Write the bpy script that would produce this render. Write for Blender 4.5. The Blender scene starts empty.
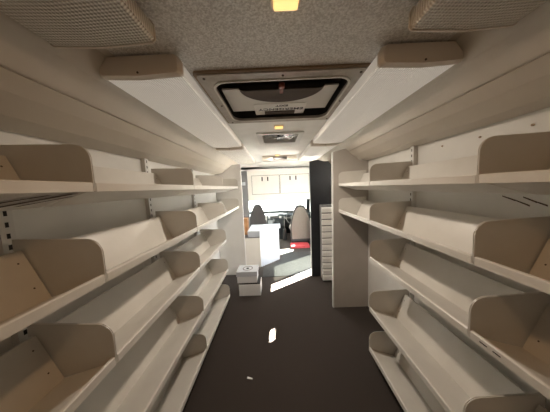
import bpy, bmesh, math, random
from math import sin, cos, pi, radians
from mathutils import Vector, Matrix
random.seed(4)
S = bpy.context.scene
COL = S.collection
H = 1.433                                   # eye height above the floor; z below is given from eye level

# ------------------------------------------------------------------ materials
def mat(name, col, rough=.5, spec=.5, metal=0, emit=None, estr=0):
    m = bpy.data.materials.new(name); m.use_nodes = True
    b = m.node_tree.nodes['Principled BSDF']
    b.inputs['Base Color'].default_value = (*col, 1); b.inputs['Roughness'].default_value = rough
    b.inputs['Specular IOR Level'].default_value = spec; b.inputs['Metallic'].default_value = metal
    if emit: b.inputs['Emission Color'].default_value = (*emit, 1); b.inputs['Emission Strength'].default_value = estr
    return m
def noise_col(m, c1, c2, scale, detail=4, bump=0, bscale=None, dist=.01, lo=.35, hi=.65):
    nt = m.node_tree; N = nt.nodes; L = nt.links; b = N['Principled BSDF']
    tc = N.new('ShaderNodeTexCoord'); n = N.new('ShaderNodeTexNoise'); r = N.new('ShaderNodeValToRGB')
    n.inputs['Scale'].default_value = scale; n.inputs['Detail'].default_value = detail
    r.color_ramp.elements[0].position = lo; r.color_ramp.elements[1].position = hi
    r.color_ramp.elements[0].color = (*c1, 1); r.color_ramp.elements[1].color = (*c2, 1)
    L.new(tc.outputs['Object'], n.inputs['Vector']); L.new(n.outputs['Fac'], r.inputs['Fac']); L.new(r.outputs['Color'], b.inputs['Base Color'])
    if bump:
        n2 = N.new('ShaderNodeTexNoise'); n2.inputs['Scale'].default_value = bscale or scale; n2.inputs['Detail'].default_value = 3
        L.new(tc.outputs['Object'], n2.inputs['Vector'])
        bp = N.new('ShaderNodeBump'); bp.inputs['Strength'].default_value = bump; bp.inputs['Distance'].default_value = dist
        L.new(n2.outputs['Fac'], bp.inputs['Height']); L.new(bp.outputs['Normal'], b.inputs['Normal'])
    return m
M = {}
M['shelf'] = noise_col(mat('shelf_enamel', (.6, .56, .5), .34), (.62, .60, .56), (.67, .65, .61), 6)
M['wall'] = noise_col(mat('wall_board', (.7, .69, .66), .45), (.68, .67, .64), (.74, .73, .70), 3)
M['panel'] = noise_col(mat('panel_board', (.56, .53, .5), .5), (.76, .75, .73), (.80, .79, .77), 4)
M['cove'] = noise_col(mat('cove_board', (.56, .51, .44), .42), (.54, .49, .42), (.58, .53, .46), 3)
M['stipple'] = noise_col(mat('stippled_paint', (.66, .63, .59), .3, .8), (.54, .51, .47), (.82, .80, .76), 150, 3, .7, 170, .006, .38, .62)
M['white_ceil'] = noise_col(mat('ceiling_white', (.78, .77, .74), .45), (.75, .74, .71), (.81, .80, .77), 7)
M['carpet'] = noise_col(mat('dark_carpet', (.03, .026, .024), .95, .15), (.024, .019, .0165), (.056, .045, .039), 240, 5, .5, 300, .004, .3, .7)
M['mat'] = noise_col(mat('grey_mat', (.04, .041, .04), .75, .3), (.035, .036, .035), (.06, .061, .06), 40, 5, .3, 120, .003)
M['lens'] = mat('prismatic_lens', (.72, .70, .66), .32)
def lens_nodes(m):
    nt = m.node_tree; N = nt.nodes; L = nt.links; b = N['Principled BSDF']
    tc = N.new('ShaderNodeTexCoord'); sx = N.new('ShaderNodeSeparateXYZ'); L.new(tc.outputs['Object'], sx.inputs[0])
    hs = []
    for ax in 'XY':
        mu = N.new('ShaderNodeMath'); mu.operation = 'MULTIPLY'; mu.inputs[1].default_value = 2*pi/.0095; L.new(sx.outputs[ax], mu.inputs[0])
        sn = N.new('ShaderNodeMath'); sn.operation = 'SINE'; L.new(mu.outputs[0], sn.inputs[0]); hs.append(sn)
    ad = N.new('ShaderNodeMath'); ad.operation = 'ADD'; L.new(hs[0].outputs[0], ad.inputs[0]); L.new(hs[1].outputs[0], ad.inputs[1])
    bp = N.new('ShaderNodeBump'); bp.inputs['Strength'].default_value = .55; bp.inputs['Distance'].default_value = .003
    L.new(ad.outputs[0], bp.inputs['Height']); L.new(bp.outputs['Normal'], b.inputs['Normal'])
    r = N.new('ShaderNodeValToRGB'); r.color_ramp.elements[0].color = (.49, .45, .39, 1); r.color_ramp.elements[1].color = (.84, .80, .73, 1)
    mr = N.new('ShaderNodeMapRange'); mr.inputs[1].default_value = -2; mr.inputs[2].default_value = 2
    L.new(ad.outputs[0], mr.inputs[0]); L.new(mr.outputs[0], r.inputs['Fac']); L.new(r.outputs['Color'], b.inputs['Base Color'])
M['carpet'].node_tree.nodes['Principled BSDF'].inputs['Sheen Weight'].default_value = .08
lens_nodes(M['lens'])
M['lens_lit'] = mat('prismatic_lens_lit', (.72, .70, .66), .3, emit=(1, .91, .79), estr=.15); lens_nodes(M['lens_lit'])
M['cap'] = mat('tan_plastic', (.64, .57, .49), .45)
M['body'] = mat('fixture_white', (.6, .57, .52), .45)
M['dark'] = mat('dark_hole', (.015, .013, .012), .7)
M['streak'] = noise_col(mat('brown_streak', (.10, .06, .04), .9), (.05, .035, .025), (.13, .085, .055), 60)
M['frame'] = noise_col(mat('aluminium_frame', (.38, .34, .29), .45, .5, .25), (.33, .295, .25), (.42, .38, .33), 20)
M['edge'] = mat('brown_edge', (.24, .16, .09), .5)
M['hatch'] = mat('hatch_panel', (.62, .60, .55), .45)
M['bowl'] = mat('brown_plastic', (.085, .063, .05), .7, .25)
M['sign'] = mat('sign_white', (.74, .72, .68), .5)
M['ink'] = mat('black_ink', (.02, .02, .022), .5)
M['red_latch'] = mat('dull_red_latch', (.25, .07, .045), .35)
M['foil'] = noise_col(mat('silver_fan', (.55, .55, .56), .25, .5, .9), (.18, .18, .19), (.85, .85, .87), 22, 3, .8, 18, .02)
M['black'] = noise_col(mat('black_board', (.016, .018, .022), .45), (.013, .014, .018), (.02, .022, .028), 5)
M['tray'] = mat('drawer_grey', (.82, .81, .79), .4)
M['white'] = mat('white_laminate', (.56, .59, .64), .35)
M['wood'] = noise_col(mat('orange_wood', (.42, .2, .08), .5), (.36, .16, .06), (.48, .25, .1), 14)
M['cream'] = noise_col(mat('cupboard_cream', (.86, .83, .76), .5), (.85, .81, .74), (.88, .85, .79), 4)
M['greypost'] = mat('grey_trim', (.2, .2, .205), .5)
M['seat'] = noise_col(mat('seat_cloth', (.3, .27, .24), .8, .2), (.17, .152, .132), (.22, .2, .175), 90)
M['seatdark'] = noise_col(mat('seat_dark_cloth', (.06, .055, .055), .8, .2), (.05, .045, .045), (.07, .065, .065), 90)
M['piping'] = mat('seat_piping', (.03, .03, .03), .6)
M['pale'] = mat('pale_trim', (.7, .7, .68), .5)
M['dash'] = noise_col(mat('dash_plastic', (.012, .014, .016), .7, .2), (.010, .012, .0135), (.014, .016, .018), 50)
M['red'] = noise_col(mat('red_vinyl', (.45, .045, .06), .45), (.42, .04, .05), (.5, .06, .075), 30)
M['card'] = mat('white_card', (.78, .79, .8), .5)
M['metal'] = mat('upright_enamel', (.66, .65, .62), .35)
M['bulb'] = mat('warm_bulb', (.9, .75, .45), .4, emit=(1, .6, .2), estr=.9)
M['ground'] = noise_col(mat('outside_paving', (.08, .08, .08), .9), (.07, .07, .07), (.09, .09, .088), 2)
M['steel'] = mat('chrome', (.7, .7, .7), .2, .5, 1)
g = bpy.data.materials.new('clear_glass'); g.use_nodes = True; nt = g.node_tree; nt.nodes.clear()
o_ = nt.nodes.new('ShaderNodeOutputMaterial'); mx = nt.nodes.new('ShaderNodeMixShader'); tr = nt.nodes.new('ShaderNodeBsdfTransparent'); gl = nt.nodes.new('ShaderNodeBsdfGlossy')
gl.inputs['Roughness'].default_value = .02; tr.inputs['Color'].default_value = (.95, .98, .96, 1); mx.inputs[0].default_value = .06
nt.links.new(tr.outputs[0], mx.inputs[1]); nt.links.new(gl.outputs[0], mx.inputs[2]); nt.links.new(mx.outputs[0], o_.inputs[0]); M['glass'] = g

tg = g.copy(); tg.name = 'tinted_glass'; M['tint'] = tg
[n for n in tg.node_tree.nodes if n.type == 'BSDF_TRANSPARENT'][0].inputs[0].default_value = (.22, .23, .22, 1)
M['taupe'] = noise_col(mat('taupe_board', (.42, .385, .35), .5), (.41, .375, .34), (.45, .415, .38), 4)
# ------------------------------------------------------------------ mesh helpers
class MB:
    def __init__(s): s.v = []; s.f = []; s.m = []
    def poly(s, pts, mi=0):
        i = len(s.v); s.v += [Vector(p) for p in pts]; s.f.append(list(range(i, i+len(pts)))); s.m.append(mi)
    def box(s, a, b, mi=0, bev=0):
        a, b = [min(x, y) for x, y in zip(a, b)], [max(x, y) for x, y in zip(a, b)]
        bm = bmesh.new(); bmesh.ops.create_cube(bm, size=1)
        for v in bm.verts: v.co = Vector([a[k]+(v.co[k]+.5)*(b[k]-a[k]) for k in range(3)])
        if bev: bmesh.ops.bevel(bm, geom=bm.edges[:], offset=bev, segments=2, affect='EDGES', profile=.6)
        s.bm(bm, mi); return s
    def bm(s, bm, mi=0):
        i = len(s.v); bm.verts.index_update(); s.v += [v.co.copy() for v in bm.verts]
        for f in bm.faces: s.f.append([i+v.index for v in f.verts]); s.m.append(mi)
        bm.free()
    def prism(s, pts, axis, a, b, mi=0):
        """closed outline of 2-D points extruded along axis from a to b"""
        def P(p, t): return {'y': (p[0], t, p[1]), 'x': (t, p[0], p[1]), 'z': (p[0], p[1], t)}[axis]
        i = len(s.v); n = len(pts)
        s.v += [Vector(P(p, a)) for p in pts]+[Vector(P(p, b)) for p in pts]
        s.f += [list(range(i, i+n)), list(range(i+2*n-1, i+n-1, -1))]; s.m += [mi, mi]
        for k in range(n):
            j = (k+1) % n; s.f.append([i+k, i+j, i+n+j, i+n+k]); s.m.append(mi)
        return s
    def sheet(s, line, t, axis, a, b, mi=0):
        """open 2-D polyline thickened by t (to its left) and extruded"""
        n = len(line); off = []
        for k in range(n):
            d = Vector(line[min(k+1, n-1)])-Vector(line[max(k-1, 0)]); d.normalize(); off.append((line[k][0]-d.y*t, line[k][1]+d.x*t))
        return s.prism(list(line)+off[::-1], axis, a, b, mi)
    def cyl(s, c, r, h, axis='z', seg=20, mi=0, r2=None):
        bm = bmesh.new(); bmesh.ops.create_cone(bm, cap_ends=True, segments=seg, radius1=r, radius2=r if r2 is None else r2, depth=h)
        rot = {'z': Matrix(), 'x': Matrix.Rotation(pi/2, 4, 'Y'), 'y': Matrix.Rotation(-pi/2, 4, 'X')}[axis]
        bmesh.ops.transform(bm, matrix=Matrix.Translation(c) @ rot, verts=bm.verts); s.bm(bm, mi); return s
    def build(s, name, mats, parent=None, smooth=False):
        mats = mats if isinstance(mats, (list, tuple)) else [mats]
        off = Vector((0, 0, -H)); p = parent
        while p is not None: off = off+p.location; p = p.parent
        me = bpy.data.meshes.new(name); me.from_pydata([v-off for v in s.v], [], s.f)
        for k in mats: me.materials.append(M[k])
        bm = bmesh.new(); bm.from_mesh(me); bmesh.ops.recalc_face_normals(bm, faces=bm.faces); bm.to_mesh(me); bm.free()
        for p_, mi in zip(me.polygons, s.m): p_.material_index = mi; p_.use_smooth = smooth
        o = bpy.data.objects.new(name, me); COL.objects.link(o)
        if parent: o.parent = parent
        return o
def tag(o, label=None, cat=None, group=None, kind=None):
    for k, v in (('label', label), ('category', cat), ('group', group), ('kind', kind)):
        if v: o[k] = v
    return o
def thing(name, label, cat, loc, group=None):
    o = bpy.data.objects.new(name, None); COL.objects.link(o); o.location = (loc[0], loc[1], loc[2]+H); o.empty_display_size = .05
    return tag(o, label, cat, group)
def struct(name, mb, mats, parent=None):
    o = mb.build(name, mats, parent)
    if not parent: o['kind'] = 'structure'
    return o
def copy_tree(o, parent=None):
    c = o.copy(); COL.objects.link(c)
    if parent: c.parent = parent
    for ch in list(o.children): copy_tree(ch, c)
    return c
def arc(cx, cz, r, a0, a1, n=8): return [(cx+r*cos(radians(a0+(a1-a0)*k/n)), cz+r*sin(radians(a0+(a1-a0)*k/n))) for k in range(n+1)]

# ------------------------------------------------------------------ setting
FL = -H
XL, XR = -.97, 1.03
YR, YB, YW = -1.3, 4.4, 5.95               # rear wall, cab bulkhead, windscreen foot
struct('floor', MB().box((XL-.05, YR-.05, FL-.06), (XR+.05, 6.3, FL)), 'carpet')
def wall_with_holes(x0, x1, holes, y0, y1, z0, z1):
    mb = MB(); y = y0
    for (a, b, c, d) in sorted(holes):
        if a > y: mb.box((x0, y, z0), (x1, a, z1))
        if c > z0: mb.box((x0, a, z0), (x1, b, c))
        if d < z1: mb.box((x0, a, d), (x1, b, z1))
        y = b
    mb.box((x0, y, z0), (x1, y1, z1)); return mb
LEFT_WIN = (4.75, 5.6, -.5, .2)
DOOR = (3.04, 3.62, FL, .2)
SLOT = (2.50, 2.68, .06, .19)  # unseen wall gap, added to let a spot of sun onto the carpet
struct('wall_left', wall_with_holes(XL-.05, XL, [LEFT_WIN], YR, 6.25, FL, .6), 'wall')
wr = struct('wall_right', wall_with_holes(XR, XR+.05, [SLOT, DOOR, (3.66, 4.25, -1.0, .15), LEFT_WIN], YR, 6.25, FL, .6), 'wall')
for y, z in ((.80, .205), (1.0, .208), (1.22, .21), (.60, .20)):
    MB().cyl((XR-.002, y, z), .005, .005, 'x', 10).build('screw', 'edge', wr)
for q in (((.888, -.033), (.839, -.049), (.789, -.068)), ((.813, -.034), (.769, -.052), (.737, -.063))):  # thin dark brown streaks on the right wall
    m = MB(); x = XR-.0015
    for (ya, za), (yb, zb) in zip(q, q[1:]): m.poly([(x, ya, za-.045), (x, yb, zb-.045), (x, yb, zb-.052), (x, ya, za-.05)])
    m.build('streak_mark', 'streak', wr)
struct('window_3', MB().box((XR+.02, 3.66, -1.0), (XR+.026, 4.25, .15)), 'tint')
struct('wall_rear', MB().box((XL, YR-.05, FL), (XR, YR, .6)), 'wall')
# ceiling: stippled over the near end, smooth white beyond the hatch, with the two openings cut
CZ = .53
HX0, HX1, HY0, HY1 = -.30, .405, .975, 1.54
FX0, FX1, FY0, FY1 = -.115, .255, 1.97, 2.33
struct('ceiling', MB().box((XL, YR, CZ), (XR, .955, CZ+.07)), 'stipple')
mb = MB()
mb.box((XL, .955, CZ), (HX0, HY1, CZ+.07)); mb.box((HX1, .955, CZ), (XR, HY1, CZ+.07)); mb.box((HX0, .955, CZ), (HX1, HY0, CZ+.07))
mb.box((XL, HY1, CZ), (XR, FY0, CZ+.07)); mb.box((XL, FY0, CZ), (FX0, FY1, CZ+.07)); mb.box((FX1, FY0, CZ), (XR, FY1, CZ+.07)); mb.box((XL, FY1, CZ), (XR, 4.08, CZ+.07))
struct('ceiling', mb, 'white_ceil')
struct('ceiling', MB().box((XL, 4.08, .40), (XR, 4.13, .6)).box((XL, 4.08, .40), (XR, 5.6, .44)), 'white_ceil')   # lowered cab roof
struct('trim_3', MB().box((-.27, 4.05, .418), (.9, 4.075, .43)), 'pale')
# sloping cove boards between the ceiling and the side walls, with the joint line
CX = .04
def cove(sgn):
    xw = (XL if sgn < 0 else XR); c = lambda o, z: (CX+sgn*o, z)
    prof = [c(.635, .527), c(.665, .525), c(.722, .45), c(.769, .364), c(.776, .368), c(.779, .362), c(.773, .357), c(.82, .315), c(.90, .268), (xw, .246 if sgn < 0 else .256)]
    return MB().prism(prof+[(xw, .527)], 'y', YR, 3.62)
struct('trim_1', cove(-1), 'cove'); struct('trim_2', cove(1), 'cove')
# cab end
struct('wall_front', MB().box((XL, 6.0, FL), (XR, 6.2, -.72)).box((XL, 5.55, .40), (XR, 5.7, .6)), 'dash')
ws = struct('window_1', MB().prism([(6.05, -.74), (5.62, .42), (5.628, .424), (6.058, -.737)], 'x', XL, XR), 'glass')
for s_, x in ((-1, XL), (1, XR)):
    MB().prism([(6.06, -.78), (5.60, .42), (5.66, .42), (6.14, -.78)], 'x', x, x-s_*.09).build('window_frame', 'dash', ws)
struct('window_2', MB().box((XL-.03, LEFT_WIN[0], LEFT_WIN[2]), (XL-.024, LEFT_WIN[1], LEFT_WIN[3])), 'glass')
struct('window_4', MB().box((XR+.024, LEFT_WIN[0], LEFT_WIN[2]), (XR+.03, LEFT_WIN[1], LEFT_WIN[3])), 'glass')
struct('trim_4', MB().box((XL, 4.38, FL), (-.625, 4.46, .42)), 'greypost')         # grey bulkhead post left of the cab opening
struct('trim_5', MB().box((.79, 4.38, FL), (XR, 4.46, .42)), 'greypost')
o = MB().box((-30, -30, FL-.5), (30, 30, FL-.45)).build('ground', 'ground'); o['kind'] = 'structure'

# ------------------------------------------------------------------ shelves
LX, RX = -.606, .696                       # lip planes
ROWS = {'L': [.012, -.306, -.617, -.977, -1.297], 'R': [-.014, -.304, -.585, -.992, -1.33]}
ROWN = ['top', 'second', 'third', 'fourth', 'bottom']
def outline(low):
    o = [(0, .002), (0, .105)]
    o += [(.055+.055*cos(radians(a)), .105+.052*sin(radians(a))) for a in range(170, 89, -10)]
    return o+[(.20, .162), (.306, .165)]+[(.306, .03), (.29, -.03), (.20, -.046), (.03, .0015)]
def make_shelf(side, low, length, streaked=False):
    sg = -1 if side == 'L' else 1; x0 = LX if side == 'L' else RX
    X = lambda u: x0+sg*u
    root = thing('shelf', '-', 'shelf', (x0, 0, 0))
    a, b = .006, length-.006
    bot = [(.012, .010), (.19, -.042)]; pl = [(.191, -.044), (.272, .128)]
    t = MB()
    t.prism([(X(0), .0), (X(0), .028), (X(.003), .031), (X(.011), .031), (X(.0125), .028), (X(.0125), 0)], 'y', a, b)
    line = [(X(.011), .012), (X(bot[1][0]), bot[1][1])]
    t.prism(line+[(line[1][0], line[1][1]-.004), (X(.011), .007)], 'y', a+.002, b-.002)
    if streaked:  # thin dark brown streaks across the tray underside
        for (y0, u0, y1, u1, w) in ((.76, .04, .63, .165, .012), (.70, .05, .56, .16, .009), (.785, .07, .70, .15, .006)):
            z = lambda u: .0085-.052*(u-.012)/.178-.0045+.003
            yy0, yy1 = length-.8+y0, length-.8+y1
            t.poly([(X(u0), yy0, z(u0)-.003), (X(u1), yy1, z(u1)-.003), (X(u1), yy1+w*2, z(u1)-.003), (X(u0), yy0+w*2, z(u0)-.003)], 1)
    t.build('tray', ['shelf', 'streak'], root)
    p = MB(); th = .0035
    q = [(X(pl[0][0]), pl[0][1]), (X(pl[1][0]), pl[1][1])]
    p.prism([q[0], q[1], (q[1][0]+sg*.012, q[1][1]-.002), (q[1][0]+sg*.012, q[1][1]-.006), (q[1][0]+sg*th, q[1][1]-.005), (q[0][0]+sg*th, q[0][1])], 'y', a+.003, b-.003)
    nrm = Vector((-(pl[1][1]-pl[0][1]), 0, (pl[1][0]-pl[0][0]))); nrm.x *= sg; nrm.normalize()
    ux = Vector((sg*(pl[1][0]-pl[0][0]), 0, pl[1][1]-pl[0][1])); ux.normalize()
    for yy in (.035, length-.035):
        for k in (.28, .78):
            c = Vector((X(pl[0][0]+(pl[1][0]-pl[0][0])*k), yy, pl[0][1]+(pl[1][1]-pl[0][1])*k))+nrm*.0006
            p.poly([c+ux*.003*cos(q_)+Vector((0, .003*sin(q_), 0)) for q_ in [2*pi*j/10 for j in range(10)]], 1)
    p.build('back_plate', ['shelf', 'bowl'], root)
    for (y0, y1) in ((.0012, .0038), (length-.0038, length-.0012)):
        MB().prism([(X(u), z) for u, z in outline(low)], 'y', y0, y1).build('end_panel', 'shelf', root)
    return root
cache = {}; made = {}
def place_shelf(side, row, bay, y, length):
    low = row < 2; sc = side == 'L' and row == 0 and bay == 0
    k = (side, low, length, sc)
    if k not in cache: cache[k] = o = make_shelf(*k)
    else: o = copy_tree(cache[k])
    o.location.y = y; o.location.z = H+ROWS[side][row]
    where = {'L': ['bay nearest the viewer', 'second bay from the viewer', 'third bay from the viewer', 'far bay beside the end panel'],
             'R': ['bay nearest the viewer', 'second bay from the viewer', 'far bay beside the end panel']}[side][bay]
    made[side, row, bay] = o
    tag(o, 'cream metal shelf, %s row on %s wall, %s' % (ROWN[row], {'L': 'left', 'R': 'right'}[side], where), 'shelf', 'shelves on the %s wall' % {'L': 'left', 'R': 'right'}[side])
LY = [-.145, .655, 1.455, 2.255, 3.15]; RY = [-.12, .679, 1.45, 2.165]
for row in range(5):
    for bay in range(4 if row < 2 else 3): place_shelf('L', row, bay, LY[bay], round(LY[bay+1]-LY[bay], 3))
    for bay in range(3 if row < 2 else 2): place_shelf('R', row, bay, RY[bay], round(RY[bay+1]-RY[bay], 3))
for ya, yb in ((.615, .640), (.575, .598)):
    MB().box((RX-.0005, ya, ROWS['R'][2]+.014), (RX+.001, yb, ROWS['R'][2]+.018)).build('lip_slot', 'dark', made['R', 2, 0])
# slotted uprights that carry them
def upright(side, y, label):
    sg = -1 if side == 'L' else 1; xw = XL if side == 'L' else XR
    root = thing('slotted_upright', label, 'upright', (xw, y, FL), 'slotted uprights on the %s wall' % {'L': 'left', 'R': 'right'}[side])
    xf = xw-sg*.028
    m = MB().box((xw, y-.019, FL+.001), (xf, y+.019, .258))
    z = -1.30
    while z < .24:
        xq = xf-sg*.0006
        m.poly([(xq, y-.005, z), (xq, y+.005, z), (xq, y+.005, z+.018), (xq, y-.005, z+.018)], 1); z += .04
    m.build('post', ['metal', 'dark'], root)
    MB().box((xw, y-.03, FL+.001), (xf-sg*.012, y+.03, FL+.02)).build('foot', 'metal', root)
for k, w in enumerate(['between the first and second shelf bays', 'between the second and third shelf bays', 'between the third and fourth shelf bays']):
    upright('L', LY[k+1]+(.012 if k == 0 else 0), 'cream slotted steel upright on left wall '+w)
for k, w in enumerate(['between the first and second shelf bays', 'between the second and far shelf bays']):
    upright('R', RY[k+1], 'cream slotted steel upright on right wall '+w)

# ------------------------------------------------------------------ end panels and front partition
lp = MB().prism([(-.547, FL), (-.547, .40), (-.685, .39), (-.85, .262), (XL+.001, .252), (XL+.001, FL)], 'y', 3.155, 3.185).build('end_panel_board', 'panel')
tag(lp, 'tall off white end panel closing the left shelves, beside the stacked white boxes', 'panel')
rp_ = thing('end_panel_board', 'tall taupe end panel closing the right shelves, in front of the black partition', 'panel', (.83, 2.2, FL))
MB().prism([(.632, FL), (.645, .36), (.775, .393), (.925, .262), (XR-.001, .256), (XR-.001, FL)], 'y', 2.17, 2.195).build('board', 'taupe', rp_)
MB().prism([(.619, FL), (.632, .357), (.645, .36), (.632, FL)], 'y', 2.168, 2.198).build('edge_strip', 'pale', rp_)
bp_ = thing('partition_board', 'tall black partition standing on the carpet behind the right end panel', 'partition', (.78, 3.0, FL))
MB().prism([(.530, FL), (.530, .37), (.60, .385), (.66, .39), (.74, .365), (XR-.001, .36), (XR-.001, FL)], 'y', 2.985, 3.025).build('board', 'black', bp_)
MB().box((.522, 2.99, FL), (.5298, 3.03, -.5)).build('edge_strip', 'pale', bp_)
# stacked shallow drawers in front of it
fd = thing('drawer_cabinet', 'white filing cabinet of many shallow drawers in front of the black partition', 'cabinet', (.83, 2.94, FL))
MB().box((.66, 2.82, FL), (1.0, 2.97, -.286), bev=.004).build('body', 'greypost', fd)
n = 12; zz0 = FL+.02; dz = (-.30-zz0)/n
for k in range(n):
    z = zz0+k*dz
    d = MB().prism([(2.8195, z+.002), (2.79, z+.004), (2.780, z+dz-.028), (2.79, z+dz-.017), (2.8195, z+dz-.014)], 'x', .655, .998).build('drawer', 'tray', fd)
    MB().box((.78, 2.766, z+dz-.05), (.88, 2.779, z+dz-.038), bev=.002).build('handle', 'tray', d)

# ------------------------------------------------------------------ fluorescent fixtures
def fixture(sgn, y0, y1, label, light=False):
    c = lambda o, z: (CX-.002+sgn*o, z)
    root = thing('ceiling_light', label, 'light', (CX+sgn*.55, (y0+y1)/2, CZ-.005), 'fluorescent ceiling lights')
    MB().prism([c(.41, .518), c(.405, .525), c(.66, .525), c(.655, .518)], 'y', y0+.02, y1-.02).build('mounting_plate', 'body', root)
    ln = [c(.398, .519), c(.388, .503), c(.387, .464), c(.396, .457), c(.42, .4555), c(.55, .450), c(.67, .4555), c(.694, .457), c(.702, .463), c(.70, .478), c(.668, .519)]
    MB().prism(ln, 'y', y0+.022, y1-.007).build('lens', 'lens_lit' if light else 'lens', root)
    for ye, d in ((y0, 1), (y1, -1)):
        m = MB(); big = [c(.395, .522), c(.384, .505), c(.384, .462), c(.392, .4545), c(.55, .4475), c(.697, .4545), c(.706, .461), c(.704, .48), c(.672, .522)]
        sm = [(CX+sgn*.545+(x-CX-sgn*.545)*.93, .5215 if z > .515 else z+.002) for x, z in big]
        i = len(m.v); nn = len(big); yb = ye+(.03 if d > 0 else -.01)
        m.v += [Vector((x, ye, z)) for x, z in sm]+[Vector((x, ye+(.02 if d > 0 else -.006), z)) for x, z in big]+[Vector((x, yb, z)) for x, z in big]
        m.f += [list(range(nn)), list(range(3*nn-1, 2*nn-1, -1))]; m.m += [0, 0]
        for lv in (0, 1):
            for k in range(nn):
                j = (k+1) % nn; m.f.append([lv*nn+k, lv*nn+j, lv*nn+nn+j, lv*nn+nn+k]); m.m.append(0)
        e = m.build('end_cap', 'cap', root)
        MB().cyl((CX+sgn*.55, ye-d*.001, .4605), .004, .003, 'y', 10).build('screw', 'bowl', e)
for sgn, nm in ((-1, 'left'), (1, 'right')):
    fixture(sgn, -.95, .645, 'long prismatic ceiling light at the near %s corner, cut by the photo edge' % nm)
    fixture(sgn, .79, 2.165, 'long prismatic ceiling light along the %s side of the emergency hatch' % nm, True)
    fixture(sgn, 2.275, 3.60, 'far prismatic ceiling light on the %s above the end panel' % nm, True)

# ------------------------------------------------------------------ roof hatch
ht = thing('roof_hatch', 'square framed emergency roof hatch in the ceiling', 'hatch', (.055, 1.25, CZ))
def rrect(x0, x1, y0, y1, r, n=6):
    o = []
    for cx, cy, a in ((x1-r, y1-r, 0), (x0+r, y1-r, 90), (x0+r, y0+r, 180), (x1-r, y0+r, 270)):
        o += [(cx+r*cos(radians(a+90*k/n)), cy+r*sin(radians(a+90*k/n))) for k in range(n+1)]
    return o
def ring(outer, inner, z0, z1, m, mi=0):
    n = len(outer); i = len(m.v)
    for pts, z in ((outer, z0), (inner, z0), (outer, z1), (inner, z1)): m.v += [Vector((x, y, z)) for x, y in pts]
    for k in range(n):
        j = (k+1) % n
        for A, B in ((0, 1), (1, 3), (3, 2), (2, 0)): m.f.append([i+A*n+k, i+A*n+j, i+B*n+j, i+B*n+k]); m.m.append(mi)
m = MB(); ring(rrect(-.34, .445, .925, 1.585, .02), rrect(-.285, .392, .985, 1.525, .07), .514, CZ-.0005, m)
fr = m.build('frame', 'frame', ht)
m = MB(); ring(rrect(-.352, .457, .913, 1.597, .02), rrect(-.3405, .4455, .9245, 1.5855, .02), .5195, CZ-.0003, m); m.build('seal', 'edge', ht)
m = MB(); ring(rrect(-.293, .40, .977, 1.533, .076), rrect(-.283, .39, .987, 1.523, .07), .509, .5138, m); m.build('inner_lip', 'hatch', ht)
for x, y in ((-.31, .95), (.055, .95), (.415, .95), (-.31, 1.25), (.415, 1.25), (-.31, 1.555), (.415, 1.555)):
    MB().cyl((x, y, .5125), .006, .004, 'z', 10).build('screw', 'bowl', fr)
m = MB(); m.box((HX0, HY0, .60), (HX1, HY1, .66)); m.build('lid', 'bowl', ht)
m = MB(); ring(rrect(HX0+.0003, HX1-.0003, HY0+.0003, HY1-.0003, .06), rrect(HX0+.004, HX1-.004, HY0+.004, HY1-.004, .06), .5145, .5995, m); m.build('recess_shade', 'dark', ht)  # black sheet that paints the shade inside the hatch recess
m = MB()                                                                # pale panel, low at the far side, with the bowl cut from its near edge
pts = [(-.275, 1.13)]+[(-.275, 1.435), (.372, 1.435), (.372, 1.13)]
m.prism(pts, 'z', .548, .556); m.build('inner_panel', 'hatch', ht)
m = MB(); n = 24; dark_edge = []                                              # the brown half-round bowl
for k in range(n+1):
    a = pi*k/n; dark_edge.append((.055+.235*cos(a), 1.10+.175*sin(a)))
i = len(m.v)
for z, sc in ((.5475, 1), (.53, .97), (.524, .9)):
    m.v += [Vector((.055+(x-.055)*sc, 1.10+(y-1.10)*sc, z)) for x, y in dark_edge]
for lv in range(2):
    for k in range(n): m.f.append([lv*(n+1)+k, lv*(n+1)+k+1, (lv+1)*(n+1)+k+1, (lv+1)*(n+1)+k]); m.m.append(0)
m.f.append([2*(n+1)+k for k in range(n+1)]); m.m.append(0)
m.f.append([k for k in range(n+1)][::-1]); m.m.append(0)
m.build('handle_bowl', 'bowl', ht)
m = MB(); m.box((.038, 1.03, .503), (.066, 1.055, .526), bev=.005); m.prism([(1.045, .507), (1.095, .500), (1.105, .505), (1.10, .512), (1.05, .515)], 'x', .043, .061)
m.build('latch', 'red_latch', ht)
sg_ = MB().prism(rrect(-.122, .228, 1.33, 1.51, .012, 4), 'z', .5445, .5478).build('sign', 'sign', ht)
MB().box((-.055, 1.445, .538), (.16, 1.495, .5444), bev=.002).build('handle_slot', 'bowl', sg_)
def text(body, x, y, z, size, parent, name, sx=1.0):
    cu = bpy.data.curves.new(name, 'FONT'); cu.body = body; cu.size = size; cu.align_x = 'CENTER'; cu.align_y = 'CENTER'; cu.extrude = .0004; cu.offset = .0012; cu.space_character = 1.05
    t = bpy.data.objects.new('tmp', cu); COL.objects.link(t)
    me = bpy.data.meshes.new_from_object(t.evaluated_get(bpy.context.evaluated_depsgraph_get())); bpy.data.objects.remove(t)
    # facing down, read from the far side of the hatch
    me.transform(Matrix.Translation(Vector((x, y, z))) @ Matrix.Rotation(pi, 4, 'Y') @ Matrix.Rotation(0, 4, 'Z') @ Matrix.Diagonal((sx, 1, 1, 1)))
    mb = MB(); mb.v = [v.co.copy() for v in me.vertices]; mb.f = [list(p.vertices) for p in me.polygons]; mb.m = [0]*len(mb.f)
    return mb.build(name, 'ink', parent)
bpy.context.view_layer.update()
text('EMERGENCY', .06, 1.415, .5440, .05, sg_, 'lettering', 1.05)
text('EXIT', .065, 1.36, .5440, .036, sg_, 'lettering', 1.1)

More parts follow.
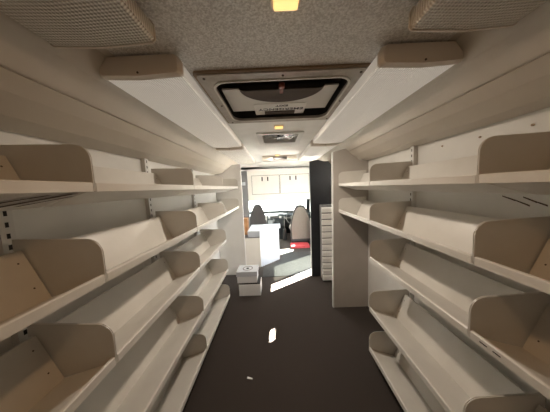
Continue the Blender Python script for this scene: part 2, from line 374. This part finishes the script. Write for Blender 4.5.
# ------------------------------------------------------------------ roof fan and vent
fan = thing('roof_fan', 'silver roof fan vent in a pale square ceiling frame', 'fan', (.07, 2.15, CZ))
m = MB(); ring(rrect(-.165, .30, 1.925, 2.38, .012), rrect(-.11, .25, 1.975, 2.325, .02), .517, CZ-.0005, m); m.build('frame', 'pale', fan)
MB().box((FX0, FY0, .60), (FX1, FY1, .66)).build('housing', 'foil', fan)
MB().cyl((.07, 2.15, .535), .045, .02, 'z', 20, r2=.03).build('hub', 'foil', fan)
m = MB()
for k in range(6):
    a0 = k*pi/3
    q = []
    for rr, da, dz_ in ((.04, 0, .0), (.165, -.1, .012), (.165, .75, -.008), (.04, .5, -.004)):
        q.append((.07+rr*cos(a0+da), 2.15+rr*sin(a0+da), .540+dz_))
    m.poly(q)
    m.poly([(x, y, z+.003) for x, y, z in q][::-1])
m.build('blades', 'foil', fan)
vt = thing('ceiling_vent', 'narrow tan vent box with dark slot on far ceiling', 'vent', (.08, 3.3, CZ))
MB().box((-.20, 3.28, .455), (-.03, 3.40, CZ-.0005), bev=.004).box((.21, 3.28, .457), (.37, 3.40, CZ-.0005), bev=.004).box((-.03, 3.30, .465), (.21, 3.40, CZ-.0005)).build('housing', 'cap', vt)
MB().box((-.03, 3.285, .458), (.21, 3.3, .505)).build('grille', 'dark', vt)
# warm dome lamps
def dome(y, label, sx=.05, sy=.022, power=0):
    d = thing('dome_lamp', label, 'lamp', (.05, y, CZ), 'warm dome lamps')
    MB().box((.05-sx-.008, y-sy-.006, CZ-.008), (.05+sx+.008, y+sy+.006, CZ-.0005), bev=.003).build('base', 'cap', d)
    MB().box((.05-sx, y-sy, CZ-.024), (.05+sx, y+sy, CZ-.0085), bev=.006).build('lamp_cover', 'bulb', d)
    if power:
        l = bpy.data.lights.new('dome_light', 'AREA'); l.shape = 'RECTANGLE'; l.size = 2*sx; l.size_y = 2*sy; l.energy = power; l.color = (1, .58, .28) if y < 1 else (1, .88, .74)
        lo = bpy.data.objects.new('dome_light', l); COL.objects.link(lo); lo.parent = d; lo.location = (0, 0, -.026)
dome(.597, 'glowing warm dome lamp at the photo top, on the stippled ceiling', .035, .018, power=1.3)
dome(1.74, 'small glowing amber dome lamp between hatch and roof fan', .035, .02, 9.0)
dome(3.2, 'small glowing dome lamp just before the far ceiling vent', .03, .018, 5.5)

dome(-.55, 'added warm dome lamp behind the viewer, out of view, lighting the near shelves', power=1.2)  # unseen lamp, added to put warm light on the near shelf ends
# ------------------------------------------------------------------ counter, boxes
ct = thing('service_counter', 'white service counter with angled side left of the aisle', 'counter', (-.4, 3.6, FL))
MB().prism([(XL+.001, 3.44), (-.325, 3.44), (-.325, 3.6), (-.54, 3.6), (-.54, 3.85), (XL+.001, 3.85)], 'z', FL, -.885).build('base_cabinet', 'cream', ct)
MB().prism([(XL+.001, 3.425), (-.322, 3.425), (-.322, 3.60), (-.54, 3.6), (-.54, 3.85), (XL+.001, 3.85)], 'z', -.8845, -.87).build('shelf_board', 'greypost', ct)
MB().prism([(-.318, 3.438), (.028, 3.795), (.028, 4.05), (-.535, 4.05), (-.535, 3.602), (-.318, 3.602)], 'z', FL, -.80).prism([(-.535, 3.442), (-.319, 3.442), (-.319, 3.7), (-.535, 3.7)], 'z', -.8695, -.80).build('desk_body', 'white', ct)
MB().prism([(-.318, 3.43), (.062, 3.80), (.062, 4.06), (-.535, 4.06), (-.535, 3.43)], 'z', -.80, -.762).build('worktop', 'white', ct)
wd = MB().box((-.68, 3.63, -.8698), (-.556, 3.80, -.56), bev=.004).build('wooden_box', 'wood')
wd.location.z += 0; tag(wd, 'orange wooden box standing on the cabinet left of the counter', 'box')
b1 = thing('cardboard_box', 'lower white cardboard box standing on the carpet by the left shelves', 'box', (-.40, 2.59, FL), 'stacked white boxes')
MB().box((-.545, 2.49, FL), (-.255, 2.70, -1.276), bev=.004).build('carton', 'card', b1)
MB().box((-.54, 2.496, -1.2759), (-.26, 2.694, -1.258)).build('dark_edge', 'dark', b1)  # black inset slab painted in for the shaded gap between the boxes
b2 = thing('cardboard_box', 'upper white box with ring marked lid, stacked on the lower carton', 'box', (-.42, 2.6, -1.2575), 'stacked white boxes')
MB().box((-.562, 2.50, -1.2575), (-.30, 2.72, -1.165), bev=.004).build('carton', 'card', b2)
ld = MB().box((-.570, 2.492, -1.1648), (-.292, 2.728, -1.100), bev=.004).build('lid', 'white', b2)
m = MB(); ring([( -.43+.07*cos(2*pi*k/28), 2.61+.07*sin(2*pi*k/28)) for k in range(28)], [(-.43+.058*cos(2*pi*k/28), 2.61+.058*sin(2*pi*k/28)) for k in range(28)], -1.0998, -1.097, m); m.build('ring_mark', 'greypost', ld)
MB().cyl((-.43, 2.61, -1.0985), .02, .003).build('centre_mark', 'dash', ld)
mt = MB().prism([(-.27, 3.02), (.50, 3.04), (.98, 3.04), (.98, 4.2), (.1, 4.2), (.05, 3.74), (-.27, 3.39)], 'z', FL, FL+.006).build('floor_mat', 'mat')
tag(mt, 'light grey floor mat in front of the cab beside the white counter', 'mat')
sp = MB().prism([(-.275, 1.345), (-.235, 1.335), (-.232, 1.345), (-.272, 1.36)], 'z', FL, FL+.004).build('paper_scrap', 'card'); tag(sp, 'tiny white paper scrap on the dark carpet', 'scrap')

# ------------------------------------------------------------------ cab
cb = thing('overhead_cupboard', 'cream overhead cupboard above the windscreen in the cab', 'cupboard', (.06, 4.5, -.25))
MB().box((-.62, 4.38, -.285), (.785, 4.75, .3995), bev=.006).build('body', 'cream', cb)
for x0, x1, hs in ((-.52, .085, (-.29, -.165)), (.11, .75, (.33, .46))):
    d = MB().box((x0, 4.365, -.13), (x1, 4.3795, .275), bev=.004).build('door', 'cream', cb)
    m = MB(); ring(rrect(x0-.007, x1+.007, -.137, .282, .004, 2), rrect(x0+.0005, x1-.0005, -.1295, .2745, .004, 2), 0, .003, m)
    m.v = [Vector((v.x, 4.3765+v.z, v.y)) for v in m.v]; m.build('door_gap', 'piping', cb)
    for hx in hs: MB().box((hx-.013, 4.352, .155), (hx+.013, 4.3648, .245), bev=.003).build('handle', 'dark', d)
vs = MB().box((.14, 5.42, -.275), (.66, 5.45, -.20), bev=.008).box((.2, 5.428, -.21), (.22, 5.442, .399)).box((.58, 5.428, -.21), (.60, 5.442, .399)).build('sun_visor', 'dash')
m_ = tag(vs, 'dark sun visor hanging below the overhead cupboard at the windscreen', 'visor')
mr_ = thing('rear_view_mirror', 'small rear view mirror hanging before the windscreen', 'mirror', (-.05, 5.55, -.2))
MB().box((-.17, 5.5, -.36), (.06, 5.52, -.30), bev=.008).build('mirror_head', 'greypost', mr_)
MB().box((-.065, 5.505, -.305), (-.045, 5.80, -.27)).build('stem', 'greypost', mr_)

def seat(x, y, cloth, label, w, h, kind):
    r = thing('cab_seat', label, 'seat', (x, y, FL))
    z0 = FL+.36
    # backrest: shoulders taper to an integrated headrest
    ol = [(-.245, 0), (-.255, .22), (-.238, .34), (-.195, .47), (-.14, .585), (-.095, .645), (-.045, .665), (.045, .665), (.095, .645), (.14, .585), (.195, .47), (.238, .34), (.255, .22), (.245, 0)]
    ol = [(x+a*w/.5, z0-.25+b*h/.665) for a, b in ol]
    def slab(sc, ya, yb):
        cx, cz = x, z0+.1
        return [((cx+(a-cx)*sc, ya, cz+(b-cz)*sc)) for a, b in ol]
    m = MB(); lv = [(.88, y-.035), (.975, y-.02), (1, y+.01), (1, y+.06), (.95, y+.11), (.85, y+.13)]; nn = len(ol)
    for sc, yy in lv: m.v += [Vector(p)+Vector((0, (p[2]-z0)*.16, 0)) for p in slab(sc, yy, yy)]
    for L_ in range(len(lv)-1):
        for k in range(nn): j = (k+1) % nn; m.f.append([L_*nn+k, L_*nn+j, (L_+1)*nn+j, (L_+1)*nn+k]); m.m.append(0)
    m.f += [list(range(nn))[::-1], [(len(lv)-1)*nn+k for k in range(nn)]]; m.m += [0, 0]
    bk = m.build('backrest', cloth, r, smooth=False)
    # dark piping round the back shell
    m = MB(); inn = slab(.90, y-.034, 0); out = slab(1.015, y-.034, 0); i = 0
    A = [Vector(p)+Vector((0, (p[2]-z0)*.16, 0)) for p in inn]; B = [Vector(p)+Vector((0, (p[2]-z0)*.16, 0)) for p in out]
    m.v = A+B+[v+Vector((0, .03, 0)) for v in A]+[v+Vector((0, .03, 0)) for v in B]
    for k in range(nn):
        j = (k+1) % nn
        for a, b in ((0, 1), (1, 3), (3, 2), (2, 0)): m.f.append([a*nn+k, a*nn+j, b*nn+j, b*nn+k]); m.m.append(0)
    m.build('piping', 'piping', bk)
    MB().box((x-.24*w/.5, y-.046, z0-.085), (x+.24*w/.5, y-.018, z0-.07)).build('seam', 'piping', bk)
    MB().box((x-.25*w/.5, y+.06, z0-.08), (x+.25*w/.5, y+.45, z0+.07), bev=.04).build('cushion', cloth, r)
    MB().box((x-.2, y+.06, FL+.13), (x+.2, y+.40, z0-.079), bev=.01).build('pedestal', 'piping', r)
    MB().box((x-.24, y+.03, FL+.0), (x+.24, y+.42, FL+.131)).build('base', 'piping', r)
    return r
seat(.60, 4.80, 'seat', 'grey cloth driver seat with dark piping, seen from behind above red box', .53, .86, 0)
ps = seat(-.48, 4.84, 'seatdark', 'dark passenger seat rising behind the white counter', .46, .91, 1)
MB().box((-.285, 4.85, FL+.3), (-.257, 4.89, -.72)).build('belt', 'pale', ps)
rb = MB().box((.31, 4.42, FL), (.74, 4.72, -1.37), bev=.008).build('storage_box', 'red'); tag(rb, 'low bright red box on the floor behind the grey driver seat', 'box')
db = thing('dashboard', 'black dashboard with centre console below the windscreen', 'dashboard', (.06, 5.75, -.9))
MB().prism([(5.55, -1.15), (5.50, -.90), (5.56, -.80), (5.75, -.765), (6.0, -.80), (6.0, -1.15)], 'x', XL+.002, XR-.002).build('panel', 'dash', db)
cc = MB().prism([(5.30, FL), (5.30, -1.05), (5.46, -.80), (5.52, -.76), (5.70, -.75), (5.70, FL)], 'x', -.25, .18).build('centre_console', 'dash', db)
MB().prism([(5.425, -.86), (5.455, -.80), (5.45, -.795), (5.42, -.855)], 'x', -.16, .02).build('radio', 'dark', cc)
for x in (-.215, .10): MB().prism([(5.43, -.865), (5.457, -.805), (5.447, -.80), (5.42, -.86)], 'x', x-.03, x+.03).build('air_vent', 'greypost', cc)
sw = MB(); bm = bmesh.new()
n, k_ = 28, 8
for a in range(n):
    for b in range(k_):
        R_ = .185+.016*cos(2*pi*b/k_); sw.v.append(Vector((.45+R_*cos(2*pi*a/n), 5.40+R_*sin(2*pi*a/n)*.45+.016*sin(2*pi*b/k_)*.8, -.86+R_*sin(2*pi*a/n)*.9-.016*sin(2*pi*b/k_)*.45)))
for a in range(n):
    for b in range(k_): sw.f.append([a*k_+b, (a+1) % n*k_+b, (a+1) % n*k_+(b+1) % k_, a*k_+(b+1) % k_]); sw.m.append(0)
bm.free()
w_ = sw.build('steering_wheel', 'piping', db)
MB().box((.39, 5.38, -.91), (.51, 5.44, -.81), bev=.01).box((.27, 5.395, -.87), (.63, 5.412, -.845)).build('spokes', 'piping', w_)
MB().cyl((.45, 5.47, -.90), .03, .14, 'y').build('column', 'piping', w_)
gs = MB().cyl((.20, 5.22, -.98), .014, .32, 'z', 12, r2=.009).cyl((.20, 5.22, -.81), .03, .06, 'z', 14, r2=.022).cyl((.20, 5.22, -1.28), .06, .30, 'z', 14, r2=.04).build('gear_lever', 'piping'); tag(gs, 'black gear lever standing between the two cab seats', 'lever')
ls = MB().box((-.745, 4.366, .075), (-.672, 4.3795, .15), bev=.004).build('light_switch', 'white'); tag(ls, 'white light switch on the grey post left of the cupboard', 'switch')

# ------------------------------------------------------------------ light
SUN_E, SUN_S, SKY_S, EXPO = 48, 360, 5.0, 0.62
d = Vector((-.815*cos(radians(SUN_E)), -.580*cos(radians(SUN_E)), -sin(radians(SUN_E))))
l = bpy.data.lights.new('sun', 'SUN'); l.energy = SUN_S; l.angle = radians(.5); l.color = (1, .95, .86)
o = bpy.data.objects.new('sun', l); COL.objects.link(o); o.rotation_euler = d.to_track_quat('-Z', 'Y').to_euler(); o.location = (6, 7, 8)
w = bpy.data.worlds.new('sky'); S.world = w; w.use_nodes = True
w.node_tree.nodes['Background'].inputs[0].default_value = (.82, .91, 1.0, 1); w.node_tree.nodes['Background'].inputs[1].default_value = SKY_S
def portal(loc, rot, sx, sy):
    l = bpy.data.lights.new('portal', 'AREA'); l.shape = 'RECTANGLE'; l.size = sx; l.size_y = sy; l.cycles.is_portal = True
    o = bpy.data.objects.new('portal', l); COL.objects.link(o); o.location = (loc[0], loc[1], loc[2]+H); o.rotation_euler = rot
portal((.03, 5.9, -.16), (radians(-70), 0, 0), 2.0, 1.26)
portal((XR+.06, (DOOR[0]+DOOR[1])/2, (DOOR[2]+DOOR[3])/2), (0, radians(90), 0), DOOR[3]-DOOR[2], DOOR[1]-DOOR[0])
portal((XR+.06, 5.175, -.15), (0, radians(90), 0), .7, .85)
portal((XL-.06, 5.175, -.15), (0, radians(-90), 0), .7, .85)

# ------------------------------------------------------------------ camera (fitted)
f, p, yw, r = 194.6, -.0941, -.0065, -.0416
fwd = Vector((sin(yw)*cos(p), cos(yw)*cos(p), sin(p))); rt = Vector((cos(yw), -sin(yw), 0)); up = rt.cross(fwd)
r2 = rt*cos(r)+up*sin(r); u2 = up*cos(r)-rt*sin(r)
cam = bpy.data.cameras.new('camera'); co = bpy.data.objects.new('camera', cam); COL.objects.link(co)
cam.sensor_fit = 'HORIZONTAL'; cam.sensor_width = 36; cam.lens = f/550*36; cam.clip_start = .02
mw = Matrix((r2, u2, -fwd)).transposed().to_4x4(); mw.translation = (0, 0, H); co.matrix_world = mw
S.camera = co
S.view_settings.view_transform = 'Standard'; S.view_settings.look = 'None'; S.view_settings.gamma = 1; S.view_settings.use_curve_mapping = False
S.view_settings.exposure = EXPO
S.cycles.max_bounces = 14; S.cycles.diffuse_bounces = 10; S.cycles.glossy_bounces = 6; S.cycles.transparent_max_bounces = 12
